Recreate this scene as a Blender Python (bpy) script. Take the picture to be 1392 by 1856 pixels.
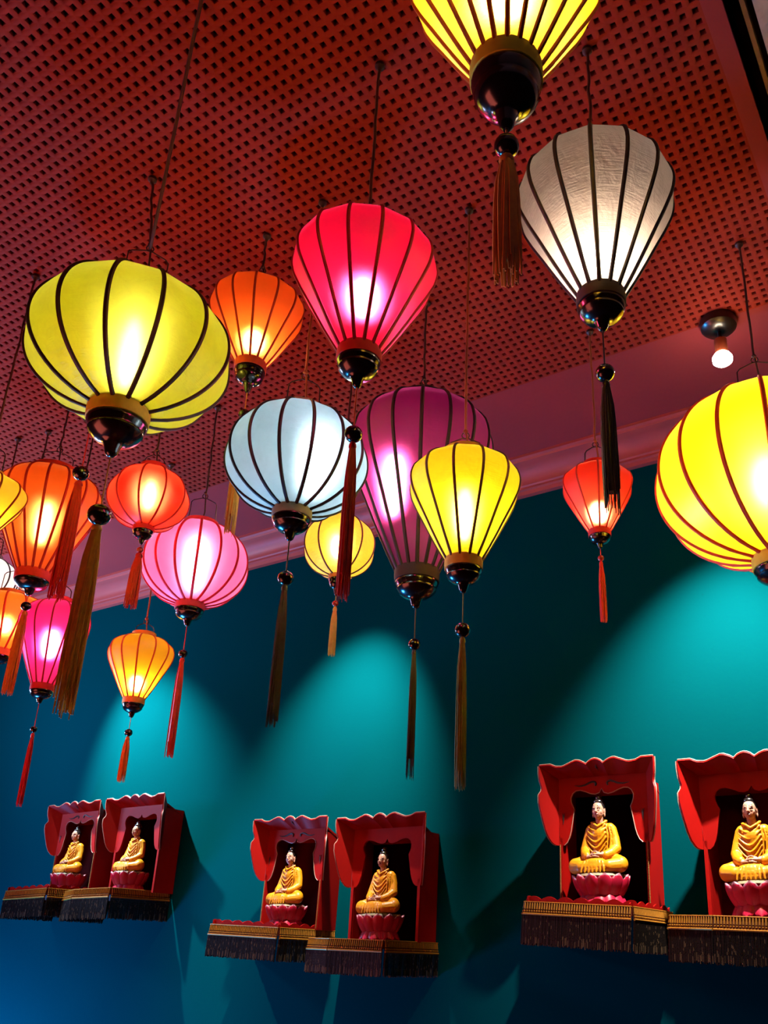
import bpy, bmesh, math, random
import numpy as np
from mathutils import Vector, Matrix

random.seed(7)
PI = math.pi
C = bpy.context.scene.collection
for o in list(bpy.data.objects):
    bpy.data.objects.remove(o)

# ------------------------------------------------------------------ camera
F, PITCH, ROLL, YAW, CX, CY = 1632.23, 0.395589, 0.0079955, -0.5222, 869.02, 1077.69
cp, sp = math.cos(PITCH), math.sin(PITCH)
fwd = Vector((math.sin(YAW) * cp, math.cos(YAW) * cp, sp))
right = Vector((math.cos(YAW), -math.sin(YAW), 0))
up = right.cross(fwd)
r2 = math.cos(ROLL) * right + math.sin(ROLL) * up
u2 = -math.sin(ROLL) * right + math.cos(ROLL) * up
cam_data = bpy.data.cameras.new('camera')
cam = bpy.data.objects.new('camera', cam_data)
C.objects.link(cam)
EYE = 1.5
m = Matrix((r2, u2, -fwd)).transposed().to_4x4()
m.translation = Vector((0, 0, EYE))
cam.matrix_world = m
cam_data.sensor_fit = 'AUTO'
cam_data.sensor_width = 36.0
cam_data.lens = F / 1856 * 36.0
cam_data.shift_x = (696 - CX) / 1856
cam_data.shift_y = (CY - 928) / 1856
cam_data.clip_start = 0.02
bpy.context.scene.camera = cam

# ------------------------------------------------------------------ world, lights, exposure
w = bpy.data.worlds.new('world')
bpy.context.scene.world = w
w.use_nodes = True
w.node_tree.nodes['Background'].inputs[0].default_value = (0.10, 0.05, 0.05, 1)
w.node_tree.nodes['Background'].inputs[1].default_value = 0.06

def aim(o, target):
    d = Vector(target) - o.location
    o.rotation_euler = d.to_track_quat('-Z', 'Y').to_euler()

def area(name, loc, target, sx, sy, power, col):
    l = bpy.data.lights.new(name, 'AREA')
    l.shape = 'RECTANGLE'; l.size = sx; l.size_y = sy; l.energy = power; l.color = col
    o = bpy.data.objects.new(name, l); C.objects.link(o)
    o.location = loc; aim(o, target)
    return o

def spot(name, loc, target, power, col, ang, blend=0.9, rad=0.02):
    l = bpy.data.lights.new(name, 'SPOT')
    l.energy = power; l.color = col; l.spot_size = math.radians(ang); l.spot_blend = blend
    l.shadow_soft_size = rad
    o = bpy.data.objects.new(name, l); C.objects.link(o)
    o.location = loc; aim(o, target)
    return o

WALL = 2.636
# warm fill added out of view for the ceiling, cool daylight from the window side on the left
area('warm_fill', (-3.0, -0.4, 0.7), (-2.6, 0.8, 3.22), 1.8, 1.8, 50, (1.0, 0.17, 0.12))
area('window_daylight', (-4.0, 1.6, 2.35), (-3.2, 2.1, 3.22), 0.5, 0.5, 48, (0.42, 0.55, 1.0))
area('cool_low_fill', (-4.2, 2.1, 0.35), (-3.6, 2.636, 0.9), 0.5, 0.4, 200, (0.03, 0.36, 1.0))  # added blue fill for the lower left wall, no lamp stands there
# the three reflector bulbs of the ceiling lamps in front of the wall, aimed down at the pairs of shrines
LAMPS = [(-3.42, 2.135), (-1.88, 2.135), (-0.4485, 2.135)]
spot('lamp_beam', (LAMPS[0][0], 2.13, 3.055), (-3.14, 2.60, 2.26), 640, (0.66, 0.97, 1.0), 57, 1.0, 0.02)
spot('lamp_beam', (LAMPS[1][0], 2.13, 3.055), (-2.08, 2.60, 2.20), 520, (0.92, 0.98, 0.90), 56, 1.0, 0.02)
spot('lamp_beam', (LAMPS[2][0], 2.13, 3.055), (-0.68, 2.60, 2.18), 720, (1.0, 0.98, 0.88), 58, 1.0, 0.02)

vs = bpy.context.scene.view_settings
vs.view_transform = 'Standard'
vs.look = 'None'
vs.exposure = 0.0
vs.gamma = 1.0
vs.use_curve_mapping = False

# ------------------------------------------------------------------ helpers
def lin(r, g, b):
    f = lambda c: (c / 255 / 12.92) if c / 255 <= 0.04045 else ((c / 255 + 0.055) / 1.055) ** 2.4
    return (f(r), f(g), f(b), 1)

MATS = {}
def mat(name, col, rough=0.5, metal=0.0, coat=0.0, noise=0.0, nscale=20.0, bump=0.0, bscale=60.0, spec=0.5):
    if name in MATS: return MATS[name]
    mm = bpy.data.materials.new(name); mm.use_nodes = True
    nt = mm.node_tree; b = nt.nodes['Principled BSDF']
    b.inputs['Base Color'].default_value = col
    b.inputs['Roughness'].default_value = rough
    b.inputs['Metallic'].default_value = metal
    b.inputs['Coat Weight'].default_value = coat
    b.inputs['Coat Roughness'].default_value = 0.1
    b.inputs['Specular IOR Level'].default_value = spec
    tc = nt.nodes.new('ShaderNodeTexCoord')
    if noise > 0:
        n = nt.nodes.new('ShaderNodeTexNoise'); n.inputs['Scale'].default_value = nscale
        n.inputs['Detail'].default_value = 5
        nt.links.new(tc.outputs['Object'], n.inputs['Vector'])
        mx = nt.nodes.new('ShaderNodeMix'); mx.data_type = 'RGBA'
        mx.inputs['A'].default_value = tuple(c * (1 - noise) for c in col[:3]) + (1,)
        mx.inputs['B'].default_value = tuple(min(1, c * (1 + noise)) for c in col[:3]) + (1,)
        nt.links.new(n.outputs['Fac'], mx.inputs['Factor'])
        nt.links.new(mx.outputs['Result'], b.inputs['Base Color'])
    if bump > 0:
        n2 = nt.nodes.new('ShaderNodeTexNoise'); n2.inputs['Scale'].default_value = bscale
        nt.links.new(tc.outputs['Object'], n2.inputs['Vector'])
        bp = nt.nodes.new('ShaderNodeBump'); bp.inputs['Strength'].default_value = bump
        bp.inputs['Distance'].default_value = 0.01
        nt.links.new(n2.outputs['Fac'], bp.inputs['Height'])
        nt.links.new(bp.outputs['Normal'], b.inputs['Normal'])
    MATS[name] = mm
    return mm

def emit(name, col, strength):
    if name in MATS: return MATS[name]
    mm = bpy.data.materials.new(name); mm.use_nodes = True
    nt = mm.node_tree; nt.nodes.remove(nt.nodes['Principled BSDF'])
    e = nt.nodes.new('ShaderNodeEmission'); e.inputs[0].default_value = col; e.inputs[1].default_value = strength
    nt.links.new(e.outputs[0], nt.nodes['Material Output'].inputs[0])
    MATS[name] = mm
    return mm

def silk(name, col, crinkle=0.3, hot=0.10, dens=0.35):
    """thin lantern silk: light from the bulb inside passes through, mostly diffused, a little nearly straight"""
    if name in MATS: return MATS[name]
    mm = bpy.data.materials.new(name); mm.use_nodes = True
    nt = mm.node_tree; nt.nodes.remove(nt.nodes['Principled BSDF'])
    out = nt.nodes['Material Output']
    tc = nt.nodes.new('ShaderNodeTexCoord')
    n = nt.nodes.new('ShaderNodeTexNoise'); n.inputs['Scale'].default_value = 38; n.inputs['Detail'].default_value = 6
    n.inputs['Roughness'].default_value = 0.65; n.inputs['Distortion'].default_value = 0.6
    nt.links.new(tc.outputs['Object'], n.inputs['Vector'])
    wv = nt.nodes.new('ShaderNodeTexNoise'); wv.inputs['Scale'].default_value = 1.0; wv.inputs['Detail'].default_value = 2
    mp = nt.nodes.new('ShaderNodeMapping'); mp.inputs['Scale'].default_value = (30, 30, 420)
    nt.links.new(tc.outputs['Object'], mp.inputs[0]); nt.links.new(mp.outputs[0], wv.inputs['Vector'])
    ad = nt.nodes.new('ShaderNodeMath'); ad.operation = 'ADD'
    nt.links.new(n.outputs['Fac'], ad.inputs[0])
    ml = nt.nodes.new('ShaderNodeMath'); ml.operation = 'MULTIPLY'; ml.inputs[1].default_value = 0.35
    nt.links.new(wv.outputs['Fac'], ml.inputs[0]); nt.links.new(ml.outputs[0], ad.inputs[1])
    bp = nt.nodes.new('ShaderNodeBump'); bp.inputs['Strength'].default_value = crinkle; bp.inputs['Distance'].default_value = 0.006
    nt.links.new(ad.outputs[0], bp.inputs['Height'])
    # slight variation in the weave's density
    mx = nt.nodes.new('ShaderNodeMix'); mx.data_type = 'RGBA'
    mx.inputs['A'].default_value = tuple(c * (0.66 - .34 * crinkle) for c in col[:3]) + (1,)
    mx.inputs['B'].default_value = tuple(c * 0.76 for c in col[:3]) + (1,)
    vo = nt.nodes.new('ShaderNodeTexNoise'); vo.inputs['Scale'].default_value = 1.0; vo.inputs['Detail'].default_value = 4
    vo.inputs['Distortion'].default_value = 1.6; vo.noise_type = 'RIDGED_MULTIFRACTAL'
    mp2 = nt.nodes.new('ShaderNodeMapping'); mp2.inputs['Scale'].default_value = (30, 30, 17)
    nt.links.new(tc.outputs['Object'], mp2.inputs[0]); nt.links.new(mp2.outputs[0], vo.inputs['Vector'])
    cr = nt.nodes.new('ShaderNodeMapRange'); cr.inputs['From Min'].default_value = .1; cr.inputs['From Max'].default_value = 1.1
    nt.links.new(vo.outputs['Fac'], cr.inputs['Value'])
    sb = nt.nodes.new('ShaderNodeMath'); sb.operation = 'MULTIPLY_ADD'; sb.inputs[1].default_value = -.45; sb.use_clamp = True
    nt.links.new(cr.outputs[0], sb.inputs[0]); nt.links.new(n.outputs['Fac'], sb.inputs[2])
    ab = nt.nodes.new('ShaderNodeMath'); ab.operation = 'ADD'; ab.inputs[1].default_value = .28; ab.use_clamp = True
    nt.links.new(sb.outputs[0], ab.inputs[0])
    nt.links.new(ab.outputs[0], mx.inputs['Factor'])
    ad3 = nt.nodes.new('ShaderNodeMath'); ad3.operation = 'MULTIPLY_ADD'; ad3.inputs[1].default_value = .5
    nt.links.new(vo.outputs['Fac'], ad3.inputs[0]); nt.links.new(ad.outputs[0], ad3.inputs[2])
    nt.links.new(ad3.outputs[0], bp.inputs['Height'])
    tr = nt.nodes.new('ShaderNodeBsdfTranslucent'); df = nt.nodes.new('ShaderNodeBsdfDiffuse')
    rf = nt.nodes.new('ShaderNodeBsdfRefraction'); gl = nt.nodes.new('ShaderNodeBsdfGlossy')
    for s in (tr, df, rf):
        nt.links.new(mx.outputs['Result'], s.inputs['Color'])
    for s in (tr, df, gl):
        nt.links.new(bp.outputs['Normal'], s.inputs['Normal'])
    col = tuple(c * 0.72 for c in col[:3]) + (1,)
    light = tuple(c ** 0.45 for c in col[:3]) + (1,)
    nt.links.remove(rf.inputs['Color'].links[0]); rf.inputs['Color'].default_value = light
    rf.inputs['Roughness'].default_value = 0.50; rf.inputs['IOR'].default_value = 1.22
    r2_ = nt.nodes.new('ShaderNodeBsdfRefraction'); r2_.inputs['Color'].default_value = tuple(c ** 0.5 for c in col[:3]) + (1,)
    r2_.inputs['Roughness'].default_value = 0.75; r2_.inputs['IOR'].default_value = 1.38
    gl.inputs['Color'].default_value = (1, 1, 1, 1); gl.inputs['Roughness'].default_value = 0.45
    def mixs(a, b, f):
        x = nt.nodes.new('ShaderNodeMixShader'); x.inputs[0].default_value = f
        nt.links.new(a, x.inputs[1]); nt.links.new(b, x.inputs[2]); return x.outputs[0]
    s = mixs(tr.outputs[0], df.outputs[0], dens)
    s = mixs(s, r2_.outputs[0], hot * 2.2)
    s = mixs(s, rf.outputs[0], hot)
    s = mixs(s, gl.outputs[0], 0.04)
    nt.links.new(s, out.inputs[0])
    MATS[name] = mm
    return mm

class MB:
    """collects vertices and faces and links them as ONE mesh object"""
    def __init__(s): s.v = []; s.f = []; s.mi = []
    def add(s, vs, fs, mi=0):
        o = len(s.v); s.v += [tuple(v) for v in vs]
        s.f += [tuple(i + o for i in f) for f in fs]; s.mi += [mi] * len(fs)
        return s
    def box(s, c, d, mi=0):
        x, y, z = c; a, b, e = d[0] / 2, d[1] / 2, d[2] / 2
        vs = [(x + i * a, y + j * b, z + k * e) for k in (-1, 1) for j in (-1, 1) for i in (-1, 1)]
        return s.add(vs, [(0, 2, 3, 1), (4, 5, 7, 6), (0, 1, 5, 4), (2, 6, 7, 3), (0, 4, 6, 2), (1, 3, 7, 5)], mi)
    def lathe(s, prof, n=24, c=(0, 0, 0), mi=0, caps=True):
        vs = []; fs = []
        for r, z in prof:
            for k in range(n):
                a = 2 * PI * k / n
                vs.append((c[0] + r * math.cos(a), c[1] + r * math.sin(a), c[2] + z))
        for i in range(len(prof) - 1):
            for k in range(n):
                k2 = (k + 1) % n
                fs.append((i * n + k, i * n + k2, (i + 1) * n + k2, (i + 1) * n + k))
        if caps:
            fs.append(tuple(range(n))[::-1]); fs.append(tuple((len(prof) - 1) * n + k for k in range(n)))
        return s.add(vs, fs, mi)
    def tube(s, pts, r, n=6, mi=0, closed=False):
        pts = [Vector(p) for p in pts]; m_ = len(pts)
        rr = r if isinstance(r, (list, tuple)) else [r] * m_
        vs = []; fs = []; prev = None
        for i, p in enumerate(pts):
            if closed: t = pts[(i + 1) % m_] - pts[i - 1]
            else: t = pts[min(i + 1, m_ - 1)] - pts[max(i - 1, 0)]
            t.normalize()
            if prev is None:
                a = Vector((0, 0, 1)) if abs(t.z) < 0.9 else Vector((1, 0, 0))
                u = t.cross(a).normalized()
            else:
                u = (prev - t * prev.dot(t)).normalized()
            prev = u; v = t.cross(u)
            for k in range(n):
                a = 2 * PI * k / n
                vs.append(p + (u * math.cos(a) + v * math.sin(a)) * rr[i])
        for i in range(m_ if closed else m_ - 1):
            j = (i + 1) % m_
            for k in range(n):
                k2 = (k + 1) % n
                fs.append((i * n + k, i * n + k2, j * n + k2, j * n + k))
        if not closed:
            fs.append(tuple(range(n))[::-1]); fs.append(tuple((m_ - 1) * n + k for k in range(n)))
        return s.add(vs, fs, mi)
    def sphere(s, c, r, nu=12, nv=8, mi=0, sc=(1, 1, 1)):
        vs = [(c[0], c[1], c[2] - r * sc[2])]; fs = []
        for i in range(1, nv):
            t = PI * i / nv
            for k in range(nu):
                a = 2 * PI * k / nu
                vs.append((c[0] + r * sc[0] * math.sin(t) * math.cos(a), c[1] + r * sc[1] * math.sin(t) * math.sin(a), c[2] - r * sc[2] * math.cos(t)))
        vs.append((c[0], c[1], c[2] + r * sc[2]))
        for k in range(nu):
            k2 = (k + 1) % nu
            fs.append((0, 1 + k2, 1 + k))
            for i in range(nv - 2):
                a = 1 + i * nu
                fs.append((a + k, a + k2, a + nu + k2, a + nu + k))
            a = 1 + (nv - 2) * nu
            fs.append((a + k, a + k2, len(vs) - 1))
        return s.add(vs, fs, mi)
    def prism(s, outline, axis_fn, t0, t1, mi=0):
        """outline: 2D points; axis_fn(u, v, t) -> 3D"""
        n = len(outline)
        vs = [axis_fn(u, v, t0) for u, v in outline] + [axis_fn(u, v, t1) for u, v in outline]
        fs = [tuple(range(n)), tuple(range(2 * n - 1, n - 1, -1))]
        fs += [(i, i + n, (i + 1) % n + n, (i + 1) % n) for i in range(n)]
        return s.add(vs, fs, mi)
    def mesh(s, name, mats, smooth=True, ang=40):
        me = bpy.data.meshes.new(name)
        me.from_pydata(s.v, [], s.f)
        for x in (mats if isinstance(mats, (list, tuple)) else [mats]): me.materials.append(x)
        me.polygons.foreach_set('material_index', s.mi)
        me.validate()
        bm = bmesh.new(); bm.from_mesh(me); bmesh.ops.recalc_face_normals(bm, faces=bm.faces); bm.to_mesh(me); bm.free()
        if smooth:
            me.shade_smooth()
            me.set_sharp_from_angle(angle=math.radians(ang))
        me.update()
        return me
    def obj(s, name, mats, parent=None, smooth=True, loc=None, ang=40):
        o = bpy.data.objects.new(name, s.mesh(name, mats, smooth, ang)); C.objects.link(o)
        if parent: o.parent = parent
        if loc: o.location = loc
        return o

def tag(o, label, cat, group=None):
    o['label'] = label; o['category'] = cat
    if group: o['group'] = group
    return o
def thing(name, label, cat, loc, group=None, rz=0.0, sc=1.0):
    o = bpy.data.objects.new(name, None); C.objects.link(o)
    o.empty_display_size = 0.05
    o.location = loc; o.rotation_euler = (0, 0, rz); o.scale = (sc,) * 3
    return tag(o, label, cat, group)
def struct(o):
    o['kind'] = 'structure'; return o
def copy_part(src, parent):
    c = src.copy(); C.objects.link(c); c.parent = parent
    for ch in src.children: copy_part(ch, c)
    return c

# ------------------------------------------------------------------ the room
CEIL = EYE + 1.72
wall_m = mat('teal_wall_paint', (0.0002, 0.031, 0.037, 1), rough=0.8, noise=0.06, nscale=3, bump=0.03, bscale=90, spec=0.0)
ceil_m = mat('ceiling_paint', (0.19, 0.020, 0.010, 1), rough=0.75, noise=0.05, nscale=4, spec=0.05)
void_m = mat('dark_void', (0.012, 0.004, 0.004, 1), rough=0.95, spec=0.0)
struct(MB().box((-2.0, WALL + 0.05, CEIL / 2), (7.0, 0.10, CEIL)).obj('wall_back', wall_m, smooth=False))
struct(MB().box((-5.05, 0.6, CEIL / 2), (0.1, 4.2, CEIL)).obj('wall_left', mat('dark_side_wall', (0.02, 0.03, 0.04, 1), rough=0.8), smooth=False))
struct(MB().box((-1.8, 0.6, -0.025), (6.6, 4.2, 0.05)).obj('floor', mat('dark_floor', (0.05, 0.025, 0.02, 1), rough=0.6, noise=0.3, nscale=6), smooth=False))

# perforated ceiling: square holes 12.5 mm wide at 25 mm pitch, as real openings with depth
PIT = 0.02495; HOLE = 0.0057; X1 = -0.2305; Y1 = 2.119; NX = 150; NY = 100
ix = X1 - PIT * np.arange(NX); iy = Y1 - PIT * np.arange(NY)
gx, gy = np.meshgrid(ix, iy, indexing='ij')
cen = np.stack([gx.ravel(), gy.ravel()], 1)
h = PIT / 2
offs = np.array([(-h, -h, 0), (h, -h, 0), (h, h, 0), (-h, h, 0), (-HOLE, -HOLE, 0), (HOLE, -HOLE, 0), (HOLE, HOLE, 0), (-HOLE, HOLE, 0),
                 (-HOLE, -HOLE, .0125), (HOLE, -HOLE, .0125), (HOLE, HOLE, .0125), (-HOLE, HOLE, .0125)])
V = np.zeros((len(cen), 12, 3)); V[:, :, :2] = cen[:, None, :] + offs[None, :, :2]; V[:, :, 2] = CEIL + offs[None, :, 2]
q = np.array([(0, 4, 5, 1), (1, 5, 6, 2), (2, 6, 7, 3), (3, 7, 4, 0), (4, 8, 9, 5), (5, 9, 10, 6), (6, 10, 11, 7), (7, 11, 8, 4)])
Fq = (q[None] + 12 * np.arange(len(cen))[:, None, None]).reshape(-1, 4)
me = bpy.data.meshes.new('ceiling')
me.vertices.add(len(V) * 12); me.vertices.foreach_set('co', V.astype(np.float32).ravel())
me.loops.add(Fq.size); me.loops.foreach_set('vertex_index', Fq.ravel().astype(np.int32))
me.polygons.add(len(Fq)); me.polygons.foreach_set('loop_start', (np.arange(len(Fq)) * 4).astype(np.int32))
me.polygons.foreach_set('loop_total', np.full(len(Fq), 4, dtype=np.int32))
me.update(calc_edges=True); me.materials.append(ceil_m)
me.materials.append(mat('hole_shade', (0.09, 0.009, 0.006, 1), rough=0.9, spec=0.0))  # hole walls darker than the panel: recess shade put into the colour
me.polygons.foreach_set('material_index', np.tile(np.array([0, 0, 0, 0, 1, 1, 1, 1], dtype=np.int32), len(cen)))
panel = struct(bpy.data.objects.new('ceiling', me)); C.objects.link(panel)
px0, px1 = X1 - PIT * (NX - .5), X1 + h
py0, py1 = Y1 - PIT * (NY - .5), Y1 + h
MB().box(((px0 + px1) / 2, (py0 + py1) / 2, CEIL + 0.018), (px1 - px0, py1 - py0, 0.010)).obj('backing_board', void_m, panel, smooth=False)
b = MB()
T_ = 0.03
b.box(((-5.0 - 0.180) / 2, (py1 + WALL) / 2, CEIL + T_ / 2), (4.82, WALL - py1, T_))        # plain band by the wall
b.box(((px1 - 0.180) / 2, (py0 + py1) / 2, CEIL + T_ / 2), (-0.180 - px1, py1 - py0, T_))   # plain band on the right
b.box(((-5.0 + px0) / 2, (py0 + py1) / 2, CEIL + T_ / 2), (px0 + 5.0, py1 - py0, T_))
b.box((-2.59, (py0 - 1.5) / 2, CEIL + T_ / 2), (4.82, 1.5 + py0, T_))
b.obj('plain_border', mat('ceiling_border_paint', (0.20, 0.030, 0.030, 1), rough=0.75, noise=0.05, nscale=4, spec=0.05), panel, smooth=False)
# dark slot, brown batten and rough plaster soffit at the right
struct(MB().box((-0.155, 0.568, CEIL + 0.13), (0.05, 4.136, 0.02)).box((-0.1805, 0.568, CEIL + 0.075), (0.002, 4.136, 0.12)).obj('trim_2', void_m, smooth=False))
struct(MB().box((-0.1475, 0.568, CEIL + 0.02), (0.009, 4.136, 0.04)).obj('trim_3', mat('brown_batten', (0.10, 0.022, 0.012, 1), rough=0.5), smooth=False))
struct(MB().box((0.685, 0.568, CEIL + 0.03), (1.63, 4.136, 0.06)).obj('trim_4', mat('rough_plaster', (0.62, 0.42, 0.26, 1), rough=0.9, noise=0.25, nscale=18, bump=0.6, bscale=40), smooth=False))
# cornice along the back wall
P = [(0.130, 0), (0.130, 0.010), (0.120, 0.014), (0.117, 0.020)]
for k in range(9):
    a = k / 8 * PI / 2
    P.append((0.040 + 0.068 * (1 - math.sin(a)) , 0.022 + 0.050 * (1 - math.cos(a))))
P += [(0.034, 0.076), (0.034, 0.084), (0.024, 0.087), (0.020, 0.100), (0, 0.100), (0, 0)]
cm = MB().prism([(p, q_) for p, q_ in P], lambda u, v, t: (t, WALL - u, CEIL - v), -5.0, 1.5)
struct(cm.obj('trim_1', mat('cornice_paint', (0.28, 0.048, 0.038, 1), rough=0.5, spec=0.3), ang=30))

# ------------------------------------------------------------------ lanterns
black_m = mat('black_lacquer', (0.006, 0.003, 0.003, 1), rough=0.2, coat=0.3)
wire_m = mat('dark_wire', (0.06, 0.022, 0.014, 1), rough=0.4, metal=0.6)
cord_m = mat('dark_cord', (0.05, 0.012, 0.008, 1), rough=0.8)
hook_m = mat('dark_hook', (0.03, 0.01, 0.008, 1), rough=0.5)
socket_m = mat('bulb_socket', (0.7, 0.65, 0.55, 1), rough=0.5)

BAL = [(0, .0), (.12, .20), (.25, .40), (.4, .62), (.55, .84), (.66, .965), (.74, 1.0), (.83, .96), (.91, .81), (.965, .6), (1, .36)]
def smooth_interp(xs, ys, t):
    # monotone cubic (Fritsch-Carlson)
    n = len(xs); d = [(ys[i + 1] - ys[i]) / (xs[i + 1] - xs[i]) for i in range(n - 1)]
    mm_ = [d[0]] + [0 if d[i - 1] * d[i] <= 0 else (2 * d[i - 1] * d[i] / (d[i - 1] + d[i])) for i in range(1, n - 1)] + [d[-1]]
    for i in range(n - 1):
        if t <= xs[i + 1] or i == n - 2:
            hh = xs[i + 1] - xs[i]; s = (t - xs[i]) / hh
            return ((2 * s**3 - 3 * s**2 + 1) * ys[i] + (s**3 - 2 * s**2 + s) * hh * mm_[i]
                    + (-2 * s**3 + 3 * s**2) * ys[i + 1] + (s**3 - s**2) * hh * mm_[i + 1])
def profile(kind, t, rb, rt):
    if kind == 'bal':
        xs = [a for a, _ in BAL]; ys = [rb + (1 - rb) * b_ if a < .74 else b_ for a, b_ in BAL]; ys[-1] = rt
        return smooth_interp(xs, ys, t)
    s = abs((t - .5) / .5); a = rb if t < .5 else rt
    k = math.sqrt(1 - a * a)
    return math.sqrt(max(0, 1 - (s * k) ** 2))

def tassel_mb(length, rad, flare=1.25, n=46, ragged=0.06, seed=0, lean=0.0):
    rnd = random.Random(seed); mb = MB()
    # bound neck
    mb.lathe([(rad * .30, 0.004), (rad * .55, 0), (rad * .62, -.006), (rad * .5, -.010)], 10)
    mb.lathe([(rad * .45, -.008), (rad * .62, -length * .3), (rad * .6, -length * .85)], 8)
    for i in range(n):
        a = rnd.uniform(0, 2 * PI); q_ = math.sqrt(rnd.uniform(.25, 1))
        L_ = length * (1 - rnd.uniform(0, ragged) - (.10 if rnd.random() < .12 else 0))
        pts = []; rs = []
        wob = rnd.uniform(-.08, .08)
        for j in range(6):
            u = j / 5
            rr = rad * q_ * (0.42 + 0.5 * min(1, u * 4) + (flare - .92) * u)
            aa = a + wob * u * 4
            pts.append((rr * math.cos(aa) + lean * u * u * length, rr * math.sin(aa), -.004 - u * L_)); rs.append(rad * .13)
        rs[-1] *= .5
        mb.tube(pts, rs, 4)
    return mb

def lantern(key, kind, d, style, label, group=None, name='hanging_lantern'):
    X, Y, R, zb, zt, rb, rt, tip, bead, br, t0, t1, tw = d
    nr, ph, bt = style['ribs'], style['ph'], style.get('bulb', 0.5)
    zb, zt, tip, t1 = zb + EYE, zt + EYE, tip + EYE, t1 + EYE
    if bead is None: bead = tip - EYE - .06
    if t0 is None: t0 = bead - .02
    bead += EYE; t0 += EYE
    if br < .004: br = .014
    tw = max(tw, .009) * style.get('tws', .85)
    base = t1
    root = thing(name, label, 'lantern', (X, Y, base), group)
    z = lambda a: a - base
    rn = rb * R; rtp = rt * R; ch = rn * .60; zs = zb + ch * .75
    H = zt - zs
    view = math.atan2(-Y, -X)                       # azimuth towards the place the photo was taken
    a0 = view + math.radians(ph)
    silk_m = silk(key + '_silk', style['silk'], style.get('crinkle', .25), style.get('hot', .10), style.get('dens', .35))
    rib_m = mat(key + '_rib', style['rib'], rough=0.6)
    col_m = mat(key + '_collar', tuple(min(.95, c * 1.7) for c in style['collar'][:3]) + (1,), rough=0.7, noise=.3, nscale=60)
    tas_m = mat(key + '_tassel', style['tassel'], rough=0.45, noise=.3, nscale=90)
    # shade: flat panels of silk stretched between the ribs
    NP = 5; NV = 44; vs_ = []; fs_ = []
    ncol = nr * NP
    for i in range(NV + 1):
        t = i / NV
        r = profile(kind, t, rb, rt) * R
        for k in range(ncol):
            u = (k % NP) / NP; a = a0 + 2 * PI * k / ncol
            half = PI / nr
            off = u * 2 * half - half
            chord = math.cos(half) / math.cos(off)
            # silk bellies between chord and arc
            f_ = chord * .85 + .15
            if k % NP == 0: f_ = 1
            vs_.append((r * f_ * math.cos(a), r * f_ * math.sin(a), z(zs + H * t)))
    for i in range(NV):
        for k in range(ncol):
            k2 = (k + 1) % ncol
            fs_.append((i * ncol + k, i * ncol + k2, (i + 1) * ncol + k2, (i + 1) * ncol + k))
    shade = MB().add(vs_, fs_).obj('shade', silk_m, root, ang=180)
    # ribs
    rw = style.get('ribw', .026) * R
    ribs = MB()
    pts = []
    for i in range(27):
        t = i / 26
        pts.append(((profile(kind, t, rb, rt) * R - rw * .1), 0, z(zs + H * t)))
    rib_mesh = MB().tube(pts, rw, 6).mesh('rib', rib_m)
    for k in range(nr):
        o = bpy.data.objects.new('rib', rib_mesh); C.objects.link(o); o.parent = root
        o.rotation_euler = (0, 0, a0 + 2 * PI * k / nr)
    # collars
    MB().lathe([(rn * 1.0, ch), (rn * 1.10, ch), (rn * 1.12, ch * .5), (rn * 1.10, -.001), (rn * .98, -.001), (rn * .98, ch)], 28, (0, 0, z(zb)), caps=False).obj('lower_collar', col_m, root)
    MB().lathe([(rtp * .97, -.004), (rtp * 1.04, -.004), (rtp * 1.04, .014), (rtp * .97, .014), (rtp * .97, -.004)], 28, (0, 0, z(zt)), caps=False).obj('upper_collar', col_m, root)
    # turned wooden cap with finial
    hc = zb - tip
    cap = [(rn * .2, .001), (rn * 1.04, .001), (rn * 1.07, -hc * .05), (rn * 1.05, -hc * .12), (rn * .98, -hc * .22), (rn * .95, -hc * .27), (rn * .97, -hc * .31),
           (rn * .86, -hc * .42), (rn * .66, -hc * .53), (rn * .50, -hc * .58), (rn * .36, -hc * .62), (rn * .30, -hc * .70), (rn * .24, -hc * .86),
           (rn * .20, -hc * .93), (rn * .10, -hc)]
    MB().lathe(cap, 28, (0, 0, z(zb))).obj('finial_cap', black_m, root, ang=50)
    # cord, bead, tassel
    MB().tube([(0, 0, z(tip) + .004), (0, 0, z(bead))], .0016 if R > .12 else .0011, 5).obj('tassel_cord', tas_m, root)
    MB().sphere((0, 0, z(bead)), br, 18, 12, sc=(1, 1, .95)).obj('bead', style.get('bead', black_m), root)
    o = tassel_mb(t0 - t1, tw, style.get('flare', 1.1), style.get('strands', 46), seed=len(key), ragged=style.get('ragged', .05), lean=style.get('lean', 0)).obj('tassel', tas_m, root)
    o.location = (0, 0, z(t0))
    MB().tube([(0, 0, z(bead)), (0, 0, z(t0))], .0014, 5).obj('tassel_loop', tas_m, root)
    # bail wire with a twisted eye, then the suspension cord up to a hook in the ceiling
    hb = style.get('bail', .09); rbw = min(rtp * .8, .045)
    zz = z(zt) + .004; top = z(zt) + hb
    ca, sa = math.cos(view + PI / 2), math.sin(view + PI / 2)
    P_ = [(-rbw, zz), (-rbw * .95, top - .018), (-rbw * .80, top - .010), (-.008, top), (.008, top), (rbw * .80, top - .010), (rbw * .95, top - .018), (rbw, zz)]
    bm_ = MB().tube([(u * ca, u * sa, v) for u, v in P_], .0015, 6)
    bm_.tube([(0.008 * math.cos(a) * ca, .008 * math.cos(a) * sa, top + .008 + .008 * math.sin(a)) for a in [i * PI / 5 for i in range(10)]], .0014, 5, closed=True)
    bm_.tube([(-rtp * ca, -rtp * sa, z(zt) + .001), (rtp * ca, rtp * sa, z(zt) + .001)], .0018, 5)
    bm_.obj('bail_wire', wire_m, root)
    hx, hy = style.get('hook', (X, Y)); hx -= X; hy -= Y
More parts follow.
